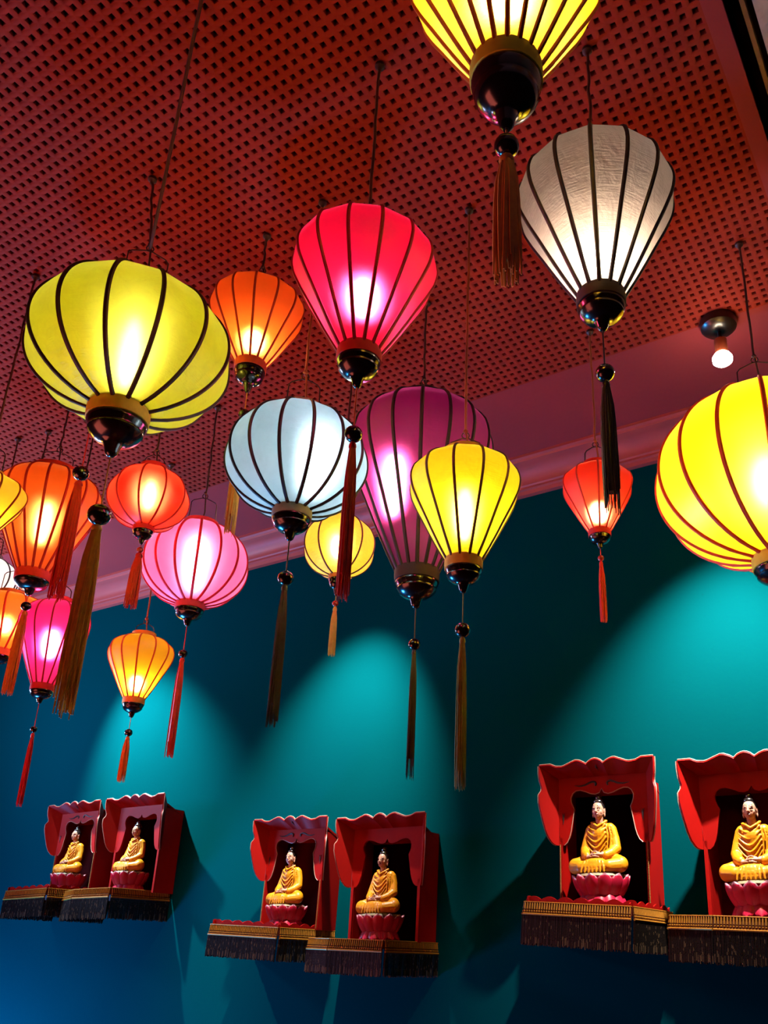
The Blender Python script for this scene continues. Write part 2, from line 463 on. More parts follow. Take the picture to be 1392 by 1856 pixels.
    cz = z(CEIL)
    rnd = random.Random(key)
    cp_ = [(hx * u + rnd.uniform(-.002, .002), hy * u + rnd.uniform(-.002, .002), top + .01 + (cz - .012 - top - .01) * u) for u in [i / 10 for i in range(11)]]
    cp_[0] = (0, 0, top + .01); cp_[-1] = (hx, hy, cz - .012)
    cdb = MB().tube(cp_, .0030, 6).sphere((hx * .05, hy * .05, top + .018), .006, 8, 6)
    # the flex drops through the eye to the bulb inside
    cdb.tube([(0.002, 0, top + .012), (.006, .002, z(zt) + hb * .5), (-.003, 0, z(zt) + .01), (0, 0, z(zs + H * (bt + .12)) + .02)], .0024, 6)
    cdb.obj('suspension_cord', mat('flex_' + style.get('flex', 'dark'), (0.05, 0.012, 0.008, 1) if style.get('flex', 'dark') == 'dark' else (0.30, 0.07, 0.025, 1), rough=0.5), root)
    MB().lathe([(.004, 0), (.010, -.003), (.010, -.010), (.005, -.014), (.003, -.022)], 12, (hx, hy, cz)).obj('ceiling_hook', hook_m, root)
    # bulb
    bo = style.get('boff', 0); bx_, by_ = bo * ca, bo * sa
    zbulb = z(zs + H * bt); rbulb = style.get('rbulb', .017); eb = style.get('elong', 1.5)
    MB().lathe([(.010, rbulb * eb * .9), (.013, rbulb * eb + .004), (.013, rbulb * eb + .035), (.006, rbulb * eb + .040)], 14, (bx_, by_, zbulb)).obj('bulb_socket', socket_m, root)
    MB().sphere((bx_, by_, zbulb), rbulb, 14, 10, sc=(1, 1, eb)).obj('bulb', emit(key + '_bulb', style.get('ecol', (1, .80, .55, 1)), style.get('E', 105)), root)
    return root

DIM = {
    'yellow_top': (-0.3777, 0.7143, 0.1326, 1.0443, 1.3163, 0.32, 0.4, 0.9608, 0.9337, 0.0155, 0.9135, 0.7274, 0.0162),
    'silver': (-0.4443, 1.1894, 0.1445, 1.0689, 1.3926, 0.27, 0.4, 1.0155, 0.9285, 0.0163, 0.9073, 0.6632, 0.0144),
    'magenta': (-0.8284, 1.0116, 0.1313, 0.9765, 1.2532, 0.27, 0.4, 0.9213, 0.8282, 0.0154, 0.8088, 0.5301, 0.0125),
    'orange_small': (-1.3502, 1.2518, 0.1121, 1.3018, 1.5392, 0.3, 0.4, 1.2395, None, 0.0, None, 0.8763, 0.0143),
    'lime': (-1.4368, 0.9936, 0.2077, 1.0377, 1.3706, 0.27, 0.3, 0.9548, 0.8227, 0.0227, 0.796, 0.414, 0.0284),
    'hidden_orange': (-1.7646, 1.1512, 0.1781, 1.2944, 1.5453, 0.28, 0.4, 1.2392, 1.09, 0.0191, 1.0643, 0.7661, 0.0191),
    'yellow_edge': (-1.993, 1.0565, 0.0999, 0.9178, 1.0943, 0.3, 0.4, 0.8675, 0.8254, 0.0104, 0.8115, 0.6245, 0.0104),
    'orange_big': (-2.2959, 1.4146, 0.145, 1.0228, 1.3747, 0.3, 0.42, 0.9752, 0.943, 0.0142, 0.9245, 0.6855, 0.0174),
    'red_sphere': (-1.9004, 1.4554, 0.1079, 1.1022, 1.2922, 0.24, 0.32, 1.062, 1.0454, 0.0091, 1.0322, 0.8794, 0.0196),
    'pink': (-2.0112, 1.7471, 0.1572, 0.9946, 1.2733, 0.25, 0.32, 0.9416, 0.8548, 0.0133, 0.8377, 0.5485, 0.0149),
    'crimson': (-2.3876, 1.5738, 0.1004, 0.7496, 1.0274, 0.3, 0.36, 0.7111, 0.6338, 0.0097, 0.6192, 0.4166, 0.0105),
    'orange_behind': (-2.6346, 1.5681, 0.1188, 0.8938, 1.0951, 0.3, 0.36, 0.8576, 0.8219, 0.0086, 0.8041, 0.6995, 0.0086),
    'white_edge': (-2.769, 1.5459, 0.1049, 1.0831, 1.2478, 0.28, 0.36, 1.0557, 1.0309, 0.009, 1.0024, 0.8539, 0.009),
    'amber': (-2.4297, 1.9339, 0.1057, 0.8044, 1.0381, 0.3, 0.36, 0.7577, 0.7079, 0.0128, 0.6915, 0.55, 0.0137),
    'pale_blue': (-1.1586, 1.236, 0.1474, 0.8545, 1.1082, 0.25, 0.3, 0.8042, 0.7208, 0.0159, 0.7028, 0.4201, 0.0125),
    'gold_small': (-1.4351, 1.7282, 0.0978, 0.9654, 1.1483, 0.22, 0.3, 0.9175, 0.8953, 0.0089, 0.8827, 0.7519, 0.0111),
    'purple': (-1.1312, 1.66, 0.1838, 0.868, 1.3727, 0.27, 0.4, 0.7989, 0.7079, 0.0147, 0.6915, 0.3914, 0.01),
    'yellow_mid': (-0.8609, 1.4301, 0.1181, 0.7522, 1.0123, 0.3, 0.4, 0.6999, 0.6207, 0.0157, 0.6022, 0.3086, 0.0123),
    'red_small_right': (-0.7844, 1.9932, 0.0959, 1.0532, 1.2555, 0.28, 0.4, 1.0164, 0.9895, 0.0087, 0.9769, 0.8148, 0.0101),
    'yellow_right': (-0.3173, 1.8638, 0.255, 0.808, 1.2333, 0.22, 0.3, 0.7498, 0.668, 0.0191, 0.6434, 0.3659, 0.0179),
}
redbead = mat('red_bead', (0.35, 0.01, 0.008, 1), rough=0.2, coat=.5)
S = lambda silk_, rib, collar, tassel, **k: dict(silk=silk_ + (1,), rib=rib + (1,), collar=collar + (1,), tassel=tassel + (1,), **k)
DK = (0.020, 0.006, 0.004)
LANTERNS = [
    ('yellow_top', 'bal', S((1.0, .62, .02), (.40, .10, .012), (1.0, .6, .03), (1.0, .34, .05), ribs=18, ph=2, bail=.1, E=330, tws=1.0, crinkle=0.5),
     'golden yellow lantern cut off by the top of the picture, thick orange tassel'),
    ('silver', 'bal', S((.40, .33, .31), (.012, .006, .008), (.015, .005, .005), (.006, .003, .004), ribs=14, ph=-1, crinkle=0.9, bulb=0.26, strands=60, ragged=.25, E=330, hot=0.15, ribw=.028, dens=.18),
     'crinkled silver white balloon lantern with dark ribs and a long black tassel'),
    ('magenta', 'bal', S((.95, .006, .05), (.30, .006, .012), (.55, .02, .02), (.75, .012, .010), ribs=14, ph=-15.5, bulb=.45, bail=.06, hot=0.24, E=170, ecol=(1, .75, .85, 1), elong=2.2),
     'hot red and magenta balloon lantern in the upper middle, with a long scarlet tassel'),
    ('orange_small', 'bal', S((1.0, .12, .010), (.32, .02, .008), (.45, .05, .02), (1.0, .32, .03), ribs=13, ph=-7, bulb=.30, bail=.055, E=170, hot=0.18),
     'small orange balloon lantern hanging just right of the big lime green one'),
    ('lime', 'round', S((.74, .84, .018), (.030, .010, .004), (.5, .30, .02), (.70, .42, .04), ribs=13, ph=-17, crinkle=0.8, bulb=.5, elong=4.2, rbulb=.018, flare=1.15, tws=.62, strands=80, ragged=.16, bail=.12, hook=(-1.4637, .9838), E=68, hot=0.14, ribw=.024),
     'large lime green oblate lantern with dark ribs and a mustard gold tassel'),
    ('hidden_orange', 'bal', S((1.0, .12, .010), (.16, .008, .004), (.45, .05, .02), (.80, .014, .012), ribs=14, ph=0),
     'orange red lantern hidden behind the lime green one, with a dark red tassel'),
    ('yellow_edge', 'bal', S((1.0, .60, .02), (.35, .04, .006), (.6, .25, .02), (.6, .25, .02), ribs=12, ph=20, bulb=.35),
     'yellow lantern cut off by the left edge of the picture'),
    ('orange_big', 'bal', S((1.0, .15, .010), (.40, .015, .006), (.42, .03, .01), (.95, .22, .03), ribs=16, ph=-7, bulb=.5, elong=4, bail=.075, E=62, hot=0.18),
     'large orange balloon lantern at the left with black cap, below the lime green one'),
    ('red_sphere', 'round', S((1.0, .018, .008), (.55, .010, .008), (.50, .02, .02), (.85, .012, .012), ribs=10, ph=-16, bulb=.55, bail=.05, bead=redbead, elong=2.0, hot=0.2, ecol=(1, .80, .35, 1)),
     'small round red lantern touching the pink one, with a small red tassel'),
    ('pink', 'round', S((1.0, .20, .42), (.75, .012, .035), (.75, .05, .07), (.90, .04, .06), ribs=15, ph=0, bulb=.5, elong=4, hot=.13, bail=.10, E=72, ecol=(1, .82, .95, 1)),
     'pale pink round lantern with thin crimson ribs and a long rose red tassel'),
    ('crimson', 'bal', S((1.0, .010, .12), (.40, .006, .014), (.40, .010, .012), (.90, .02, .05), ribs=13, ph=-7, bulb=.5, bail=.06, elong=2.6, hot=0.18, ecol=(1, .75, .9, 1), E=130),
     'hot pink balloon lantern at the lower left with a long thin crimson tassel'),
    ('orange_behind', 'bal', S((1.0, .22, .015), (.6, .06, .01), (.9, .2, .03), (.6, .10, .02), ribs=13, ph=-7),
     'orange lantern peeking out behind the hot pink one at the lower left'),
    ('white_edge', 'round', S((.80, .75, .85), (.02, .01, .02), (.2, .15, .2), (.2, .1, .2), ribs=12, ph=10),
     'white round lantern with dark ribs, cut off by the left edge'),
    ('amber', 'bal', S((1.0, .50, .010), (.55, .06, .01), (.72, .22, .02), (.95, .25, .02), ribs=12, ph=-7, bulb=0.26, bail=.05, flex='light', E=170, hot=0.16),
     'small amber yellow lantern in front of the teal wall with a short orange tassel'),
    ('pale_blue', 'round', S((.46, .66, .72), (.020, .012, .012), (.22, .20, .12), (.07, .12, .06), ribs=14, ph=10, crinkle=.5, hot=.13, elong=3.4, bail=.09, flex='light', E=62, ecol=(.82, .95, 1, 1), boff=.035),
     'pale icy blue round lantern with dark ribs and a dark green tassel'),
    ('gold_small', 'round', S((.9, .56, .04), (.07, .02, .006), (.35, .12, .02), (.95, .62, .10), ribs=10, ph=0, crinkle=0.9, bead=redbead, bail=.05),
     'small golden round lantern half behind the pale blue one, with a short yellow tassel'),
    ('purple', 'bal', S((.28, .004, .11), (.015, .003, .006), (.010, .002, .003), (.008, .004, .006), ribs=16, ph=-1, crinkle=0.8, bulb=0.5, elong=5, hot=0.26, bail=.07, strands=30, E=210, boff=-.055),
     'tall deep purple balloon lantern in the centre with a thin black tassel'),
    ('yellow_mid', 'bal', S((1.0, .80, .010), (.06, .015, .004), (.40, .24, .02), (.26, .27, .035), ribs=12, ph=-11.5, crinkle=0.6, bulb=.45, elong=3.6, bail=.05, flex='light', E=72, hot=0.13),
     'bright yellow lantern in front of the purple one, with a long olive tassel'),
    ('red_small_right', 'bal', S((1.0, .035, .010), (.40, .02, .008), (.40, .015, .01), (.85, .014, .014), ribs=10, ph=2.6, bulb=0.3, bead=redbead, bail=.07, flex='light', E=190, hot=0.24, ecol=(1, .88, .65, 1)),
     'small red orange lantern near the cornice on the right, behind a black tassel'),
    ('yellow_right', 'round', S((1.0, .78, .004), (.75, .06, .010), (.7, .35, .02), (.6, .35, .02), ribs=16, ph=2, crinkle=.05, rbulb=0.034, bail=.115, E=190, ribw=.020),
     'very large bright yellow round lantern cut off by the right edge, with red ribs'),
]
L_OBJ = {}
for key, kind, style, label in LANTERNS:
    L_OBJ[key] = lantern(key, kind, DIM[key], style, label, 'silk lanterns hanging from the ceiling')
# the spare flex that climbs from the lime lantern's eye across to the ceiling
lo = L_OBJ['lime']; base = lo.location
pts = []
A = Vector((DIM['lime'][0], DIM['lime'][1], DIM['lime'][4] + EYE + .125)); B_ = Vector((-1.03, .72, CEIL))
for i in range(13):
    u = i / 12
    p_ = A.lerp(B_, u); p_.z -= .05 * math.sin(PI * u) * (1 - u)
    pts.append(p_ - base)
MB().tube(pts, .0036, 6).obj('electric_flex', cord_m, lo)

# ------------------------------------------------------------------ ceiling spot lamp
LLAB = ['dark ceiling lamp hidden behind the large orange lantern at the left', 'dark ceiling lamp hidden behind the pale blue lantern',
        'dark round ceiling lamp with copper socket and small glowing bulb, near the right edge']
dm = mat('dark_bronze', (0.008, 0.003, 0.002, 1), rough=0.3, coat=.2)
for (sx_, sy_), lab in zip(LAMPS, LLAB):
    t = thing('ceiling_spotlight', lab, 'lamp', (sx_, sy_, CEIL), 'reflector lamps along the wall')
    MB().lathe([(.012, -.040), (.040, -.034), (.050, -.024), (.052, 0)], 32).obj('canopy', dm, t)
    MB().lathe([(.006, -.062), (.006, -.038)], 12).sphere((0, 0, -.062), .009, 12, 8).obj('joint', dm, t)
    MB().lathe([(.012, -.064), (.018, -.068), (.018, -.108), (.0165, -.112)], 20).obj('socket', mat('copper_socket', (0.28, 0.06, 0.025, 1), rough=0.35, metal=0.6), t)
    MB().lathe([(.010, -.112), (.022, -.118), (.028, -.128), (.027, -.140), (.018, -.148), (.004, -.150)], 24).obj('bulb', emit('spot_bulb', (1, .82, .6, 1), 70), t)

# ------------------------------------------------------------------ shrines
red_m = mat('red_lacquer', (0.19, 0.002, 0.0012, 1), rough=0.5, spec=0.08, noise=.08, nscale=12)
rim_m = mat('pale_rim', (0.26, 0.14, 0.10, 1), rough=0.5)
scroll_m = mat('dark_scroll', (0.008, 0.001, 0.001, 1), rough=0.6)
inner_shade = mat('interior_shade', (0.004, 0.0004, 0.0004, 1), rough=0.8, spec=0.0)  # interior shade put into the colour of the back panels
gold_m = mat('gold_braid', (0.28, 0.105, 0.010, 1), rough=0.45, metal=0.3, spec=.2, noise=.3, nscale=120)
goldbead_m = mat('gilt_beads', (0.22, 0.13, 0.04, 1), rough=0.35, metal=0.4)

half_in = [(.0, .337), (.007, .325), (.020, .321), (.035, .324), (.052, .331), (.068, .336), (.082, .335), (.092, .328), (.0975, .316), (.097, .303), (.093, .292), (.0875, .281),
           (.091, .262), (.095, .240), (.099, .218), (.104, .200), (.111, .186), (.120, .178)]
half_out = [(.128, .178), (.134, .188), (.137, .205), (.138, .24), (.138, .374)]
def mirror_out():
    r = half_in + half_out
    l = [(-x, z_) for x, z_ in reversed(r[1:])]
    return r + l          # starts at peak, goes right and round over the top back to the peak
def scallop(u):
    a = abs(u)
    xs = [0, .08, .155, .22, .33, .42, .58, .70, .80, .86, 1.0]
    ys = [.007, .004, -.008, .001, .007, .001, -.010, -.008, .000, .000, .000]
    return float(np.interp(a, xs, ys))
def rimk(z_):
    xs = [.176, .182, .20, .22, .25, .28, .300, .315, .325, .332, .345, .36, .374]
    ks = [.0, .30, .52, .66, .80, .93, 1.0, 1.0, .86, .84, .95, 1.0, 1.0]
    return float(np.interp(z_, xs, ks))

def build_shrine(carved):
    """parts of one shrine cabinet as (name, mesh, material list); front towards -y, back at y = 0"""
    D = .098; FX = .138; TOPZ = .374
    parts = []
    b = MB().box((-.132, -D / 2, .18), (.010, D, .36)); parts.append(('side_panel', b, red_m))
    b = MB().box((.132, -D / 2, .18), (.010, D, .36)); parts.append(('side_panel', b, red_m))
    b = MB().box((0, -.004, .18), (.254, .006, .36)); parts.append(('back_panel', b, inner_shade if not carved else mat('back_red', (0.05, 0.0008, 0.0006, 1), rough=.7, spec=0.05)))
    # peaked roof panel: higher at the front
    b = MB(); b.add([(-.138, 0, .33), (.138, 0, .33), (.138, -D, .372), (-.138, -D, .372), (-.138, 0, .338), (.138, 0, .338), (.138, -D, .380), (-.138, -D, .380)],
                    [(0, 1, 2, 3), (4, 7, 6, 5), (0, 4, 5, 1), (1, 5, 6, 2), (2, 6, 7, 3), (3, 7, 4, 0)])
    parts.append(('roof_panel', b, red_m))
    # front frame with the cusped opening
    b = MB().prism(mirror_out(), lambda u, v, t: (u, t, v), -D - .008, -D); parts.append(('arch_frame', b, red_m))
    # slender front posts below the arch
    for s_ in (-1, 1):
        b = MB().box((s_ * .1325, -D - .004, .10), (.010, .008, .20)); parts.append(('front_post', b, red_m))
    # flared hood: top board with scalloped edge, two shaped side boards
    e0 = -D - .008; e1 = -D - .060; out = .040; upz = .034
    b = MB(); n = 40; vs_ = []
    for i in range(n + 1):
        u = -1 + 2 * i / n
        x0, x1_ = u * FX, u * (FX + out)
        z1 = TOPZ + upz + scallop(u)
        yy = e1
        vs_ += [(x0, e0, TOPZ), (x1_, yy, z1), (x1_, yy + .003, z1 + .004), (x0, e0 + .003, TOPZ + .007)]
    fs_ = []
    for i in range(n):
        a = i * 4; c_ = a + 4
        for j in range(4): fs_.append((a + j, a + (j + 1) % 4, c_ + (j + 1) % 4, c_ + j))
    fs_ += [(0, 1, 2, 3), (n * 4 + 3, n * 4 + 2, n * 4 + 1, n * 4)]
    b.add(vs_, fs_); parts.append(('hood_top', b, red_m))
    rim = MB().tube([vs_[i * 4 + 2] for i in range(n + 1)], .0020, 6)
    for s_ in (-1, 1):
        zs = [.178, .181, .186, .193, .20, .21, .22, .235, .25, .265, .28, .29, .30, .308, .315, .320, .325, .329, .332, .338, .345, .352, .36, .367, .374]
        vs2 = []; m2 = len(zs)
        for z_ in zs:
            k = rimk(z_); x0, x1_ = s_ * FX, s_ * (FX + out * k)
            yy = e0 + (e1 - e0) * k
            zz = z_ + upz * k * max(0, (z_ - .30) / .074)
            vs2 += [(x0, e0, z_), (x1_, yy, zz), (x1_ + s_ * .005, yy + .003, zz), (x0 + s_ * .005, e0 + .004, z_)]
        fs2 = []
        for i in range(m2 - 1):
            a = i * 4; c_ = a + 4
            for j in range(4): fs2.append((a + j, a + (j + 1) % 4, c_ + (j + 1) % 4, c_ + j))
        fs2 += [(0, 1, 2, 3), ((m2 - 1) * 4 + 3, (m2 - 1) * 4 + 2, (m2 - 1) * 4 + 1, (m2 - 1) * 4)]
        parts.append(('hood_side', MB().add(vs2, fs2), red_m))
        rim.tube([vs2[i * 4 + 2] for i in range(m2)], .0016, 6)
    parts.append(('rim_moulding', rim, rim_m))
    if carved:
        b = MB()
        inn = [(-x, z_) for x, z_ in reversed(half_in)] + half_in[1:]
        b.tube([(x, -D - .0085, z_) for x, z_ in inn], .0014, 5)
        parts.append(('opening_edge', b, rim_m))
        b = MB()
        for s_ in (-1, 1):
            pts = [(.020, .346), (.017, .352), (.020, .357), (.028, .359), (.038, .356), (.052, .350), (.068, .348), (.086, .351)]
            b.tube([(s_ * x, -D - .0085, z_) for x, z_ in pts], [.0026, .0034, .0036, .0034, .0032, .0028, .0022, .0008], 5)
            b.prism([(s_ * .119, .272), (s_ * .1225, .262), (s_ * .1265, .272), (s_ * .1235, .238)], lambda u, v, t: (u, t, v), -D - .0095, -D - .007)
        # raised ornament in the middle of the hood
        b.tube([(-.004, e0 - .030, .395), (0, e0 - .042, .402), (.004, e0 - .030, .395), (0, e0 - .018, .386)], .0022, 5, closed=True)
        parts.append(('carved_scroll', b, scroll_m))
        for s_ in (-1, 1):
            b = MB()
            for k in range(44):
                b.sphere((s_ * .1335, -D - .0105, .006 + k * .004), .0021, 6, 4)
            parts.append(('bead_trim', b, goldbead_m))
    return [(n_, b_.mesh(n_, m_), m_) for n_, b_, m_ in parts]

# --- statue, modelled once -------------------------------------------------
def remeshed(mb, voxel, name, material, smooth_iter=4):
    me = bpy.data.meshes.new(name + '_src'); me.from_pydata(mb.v, [], mb.f)
    bm = bmesh.new(); bm.from_mesh(me); bmesh.ops.recalc_face_normals(bm, faces=bm.faces); bm.to_mesh(me); bm.free()
    o = bpy.data.objects.new(name + '_src', me); C.objects.link(o)
    r = o.modifiers.new('r', 'REMESH'); r.mode = 'VOXEL'; r.voxel_size = voxel; r.use_smooth_shade = True
    s_ = o.modifiers.new('s', 'SMOOTH'); s_.iterations = smooth_iter; s_.factor = .5
    dg = bpy.context.evaluated_depsgraph_get()
    out = bpy.data.meshes.new_from_object(o.evaluated_get(dg), depsgraph=dg)
    out.name = name; out.materials.clear(); out.materials.append(material)
    for p_ in out.polygons: p_.use_smooth = True; p_.material_index = 0
    bpy.data.objects.remove(o)
    return out
U = .001
def ell(mb, c, r): mb.sphere((c[0] * U, c[1] * U, c[2] * U), U, 20, 14, sc=r)
def limb(mb, pts, rs, n=12):
    # subdivide and cap with spheres so that remeshing joins smoothly
    P_ = []; R_ = []
    for i in range(len(pts) - 1):
        for k in range(5):
            u = k / 5
            P_.append([pts[i][j] + (pts[i + 1][j] - pts[i][j]) * u for j in range(3)]); R_.append(rs[i] + (rs[i + 1] - rs[i]) * u)
    P_.append(pts[-1]); R_.append(rs[-1])
    mb.tube([[c * U for c in p_] for p_ in P_], [r_ * U for r_ in R_], n)
    ell(mb, pts[0], (rs[0],) * 3); ell(mb, pts[-1], (rs[-1],) * 3)
    for p_, r_ in zip(pts[1:-1], rs[1:-1]): ell(mb, p_, (r_,) * 3)

robe_m = mat('saffron_glaze', (0.42, 0.150, 0.002, 1), rough=0.42, coat=.03, spec=0.25, noise=.12, nscale=30)
skin_m = mat('painted_skin', (0.36, 0.17, 0.115, 1), rough=0.4, coat=.05, spec=.2)
hair_m = mat('black_hair_paint', (0.008, 0.006, 0.006, 1), rough=0.2, coat=.6)
lip_m = mat('red_lip_paint', (0.12, 0.006, 0.006, 1), rough=0.4)
lotus_m = mat('pink_lotus_glaze', (0.30, 0.006, 0.026, 1), rough=0.35, coat=.04, spec=0.2, noise=.15, nscale=25)
lotus_rim = mat('pale_petal_rim', (0.32, 0.13, 0.16, 1), rough=0.3, coat=.1)
pod_m = mat('pale_seed_pod', (0.28, 0.22, 0.13, 1), rough=0.4)
leaf_m = mat('green_leaf_glaze', (0.03, 0.13, 0.012, 1), rough=0.35)

rb_ = MB()
# pelvis, torso and shoulders
limb(rb_, [(0, 20, 26), (0, 20, 52), (0, 16, 80), (0, 13, 100)], [31, 26, 27, 28], 16)
ell(rb_, (0, 20, 26), (42, 32, 26)); ell(rb_, (0, 17, 60), (33, 25, 32)); ell(rb_, (0, 12, 94), (36, 24, 30)); ell(rb_, (0, 13, 116), (32, 18, 13))
for s_ in (-1, 1):
    ell(rb_, (s_ * 26, 13, 111), (15, 15, 15))
    limb(rb_, [(s_ * 30, 14, 108), (s_ * 38, 12, 86), (s_ * 43, 6, 62), (s_ * 36, -14, 50), (s_ * 26, -28, 44)], [14, 13, 13.5, 12, 10.5])
    # crossed legs
    limb(rb_, [(s_ * 20, 16, 24), (s_ * 48, -4, 24), (s_ * 63, -18, 22)], [25, 23, 19])
    limb(rb_, [(s_ * 63, -20, 20), (s_ * 38, -42, 17), (-s_ * 4, -48, 15)], [18, 15, 12])
# cloth hanging over the lap
ell(rb_, (0, -38, 20), (38, 20, 18)); ell(rb_, (0, -48, 9), (34, 12, 8))
for k in range(7):
    x = -30 + k * 10
    limb(rb_, [(x * .8, -53, 30), (x, -57.5, 14), (x * 1.06, -59, 3)], [1.6, 2.6, 2.4], 8)
# sweeping robe folds on the chest, from the left shoulder down across, and vertical ones by the left arm
def chest(x, z_, extra=0):
    r_ = 1 - (x / 46) ** 2
    yc = 14 + (z_ - 90) * -.03
    return (x, yc - 25.5 * math.sqrt(max(.05, r_)) * (1.0 if z_ < 105 else 1 - (z_ - 105) / 60) - extra, z_)
for k in range(6):
    zz = 122 - k * 11
    P_ = []
    for i in range(9):
        u = i / 8
        x = 21 - u * (51 + k * 1)
        z_ = zz - math.sin(PI * u) * (12 + k * 3) - (1 - abs(2 * u - 1)) * 2 - u * (4)
        P_.append(chest(x, z_))
    limb(rb_, P_, [1.6 + 1.0 * math.sin(PI * i / 8) for i in range(9)], 8)
for x0 in (26, 33, 39):
    limb(rb_, [chest(x0 * .85, 116), chest(x0, 95), chest(x0 * .95, 72), chest(x0 * .8, 52)], [1.5, 2.2, 2.2, 1.6], 8)
# collar roll
limb(rb_, [(-22, 4, 128), (-12, -8, 124), (0, -14, 116), (12, -8, 123), (20, 4, 130), (0, 22, 134), (-22, 4, 128)], [3.2] * 7, 8)
robe_mesh = remeshed(rb_, .0013, 'robed_body', robe_m, 2)

sk = MB()
limb(sk, [(0, 14, 116), (0, 9, 132), (0, 5, 145)], [15, 11, 11], 14)
ell(sk, (0, -4, 116), (12, 8, 8))
ell(sk, (0, 2, 166), (17, 18.5, 21)); ell(sk, (0, -3, 156), (14.5, 14.5, 16)); ell(sk, (0, -9, 147), (7.5, 6, 5.5))
for s_ in (-1, 1):
    ell(sk, (s_ * 8.5, -8, 157), (6.2, 6, 7))
    ell(sk, (s_ * 17, 4, 161), (2.6, 4.5, 9)); ell(sk, (s_ * 17, 3, 151), (2.2, 3, 6))
    ell(sk, (s_ * 7, -13.6, 168.5), (4.5, 2.6, 2.0))
limb(sk, [(0, -15.5, 169), (0, -19.5, 158.5)], [2.0, 3.0], 8)
ell(sk, (0, -18.2, 157.5), (4.4, 2.8, 2.2))
head_mesh = remeshed(sk, .0011, 'head', skin_m, 2)

hr = MB()
ell(hr, (0, 7, 170), (19.5, 19.5, 20)); ell(hr, (0, 4, 184), (15, 15, 9)); ell(hr, (0, 6, 195), (9.5, 9.5, 9)); ell(hr, (0, 12, 156), (16, 12, 14))
# hairline cut: remove what would cover the face by carrying hair only above and behind
hair_mesh = remeshed(hr, .0013, 'hair', hair_m, 3)

hands = MB()
for s_ in (-1, 1):
    zo = 2.0 if s_ > 0 else -2.5
    limb(hands, [(s_ * 30, -26, 46), (s_ * 20, -34, 44 + zo)], [7.5, 6], 10)
    ell(hands, (s_ * 10, -40, 43 + zo), (12, 8, 4))
    for f_ in range(4):
        y0 = -47 + f_ * 4.2
        L_ = [13, 16, 17, 15][f_]
        limb(hands, [(s_ * 2, y0, 43.5 + zo), (-s_ * (L_ * .45), y0 + .6, 43 + zo), (-s_ * L_, y0 + 1.5, 41.5 + zo)], [2.0, 1.9, 1.5], 8)
    limb(hands, [(s_ * 12, -37, 47 + zo), (s_ * 6, -38, 51), (s_ * 1.2, -39, 53)], [2.5, 2.2, 1.8], 8)
hands_mesh = remeshed(hands, .00085, 'hands', skin_m, 1)

face = MB()
for s_ in (-1, 1):
    pts = [(s_ * 3.4, -19.0, 164.2), (s_ * 6.5, -18.2, 165.0), (s_ * 9.5, -16.5, 164.6), (s_ * 11.2, -14.6, 163.8)]
    face.tube([[c * U for c in p_] for p_ in pts], [.0005, .0010, .0010, .0004], 6)
    pts = [(s_ * 2.6, -19.2, 169.6), (s_ * 6, -18.4, 171.8), (s_ * 9.6, -16.2, 171.6), (s_ * 12.2, -13.4, 169.8)]
    face.tube([[c * U for c in p_] for p_ in pts], [.0005, .0008, .0007, .0003], 6)
face_mesh = face.mesh('eyes_and_brows', hair_m)
lips = MB()
for dz, rr in ((151.8, .0010), (150.2, .0011)):
    lips.tube([[c * U for c in p_] for p_ in [(-4.8, -15.6, 151.4), (-2, -17.6, dz), (0, -17.9, dz - .2), (2, -17.6, dz), (4.8, -15.6, 151.4)]], [.0004, rr, rr, rr, .0004], 6)
lips_mesh = lips.mesh('lips', lip_m)

lot = MB()
lot.lathe([(.055, 0), (.063, .003), (.060, .012), (.056, .022), (.055, .028), (.060, .036), (.068, .048), (.072, .062), (.073, .070)], 36)
lot_mesh = lot.mesh('lotus_base', lotus_m)
pod = MB().lathe([(.070, .066), (.074, .071), (.072, .076), (.060, .078), (.02, .078)], 36)
pod_mesh = pod.mesh('seed_pod', pod_m)
def petal_mesh(upper):
    NU, NVp = 8, 9; vs_ = []; fs_ = []; mi = []
    nP = 12
    for side in (0, 1):
        for j in range(NVp + 1):
            v = j / NVp
            for i in range(NU + 1):
                u = -1 + 2 * i / NU
                if upper:
                    zr = .025 + .049 * v; r = .058 + .024 * math.sin(v * PI / 2 * .95) ** .9
                    wdt = (PI / nP) * (1.08 if v < .55 else 1.08 * math.sqrt(max(0.0, 1 - ((v - .55) / .46) ** 2.4)))
                else:
                    zr = .027 - .025 * v; r = .057 + .014 * v ** .8
                    wdt = (PI / nP) * (1.05 if v < .5 else 1.05 * math.sqrt(max(0.0, 1 - ((v - .5) / .51) ** 2.2)))
                r += .0045 * (1 - u * u) - .002 * side - (.0 if not upper else .002 * v * (u * u))
                a = u * wdt
                vs_.append((r * math.sin(a), -r * math.cos(a), zr + (.002 * v if upper else 0) * (1 - u * u)))
    n1 = (NU + 1) * (NVp + 1)
    for side in (0, 1):
        for j in range(NVp):
            for i in range(NU):
                a = side * n1 + j * (NU + 1) + i
                fs_.append((a, a + 1, a + NU + 2, a + NU + 1)); mi.append(1 if (j == NVp - 1 and upper) or (upper and j == NVp - 2 and i in (0, NU - 1)) else 0)
    # border
    edge = [i for i in range(NU + 1)] + [j * (NU + 1) + NU for j in range(1, NVp + 1)] + [NVp * (NU + 1) + i for i in range(NU - 1, -1, -1)] + [j * (NU + 1) for j in range(NVp - 1, 0, -1)]
    for a, b_ in zip(edge, edge[1:] + edge[:1]):
        fs_.append((a, b_, b_ + n1, a + n1)); mi.append(0)
    mb = MB(); mb.v = vs_; mb.f = fs_; mb.mi = mi
    return mb.mesh('petal', [lotus_m, lotus_rim])
pet_u, pet_l = petal_mesh(True), petal_mesh(False)
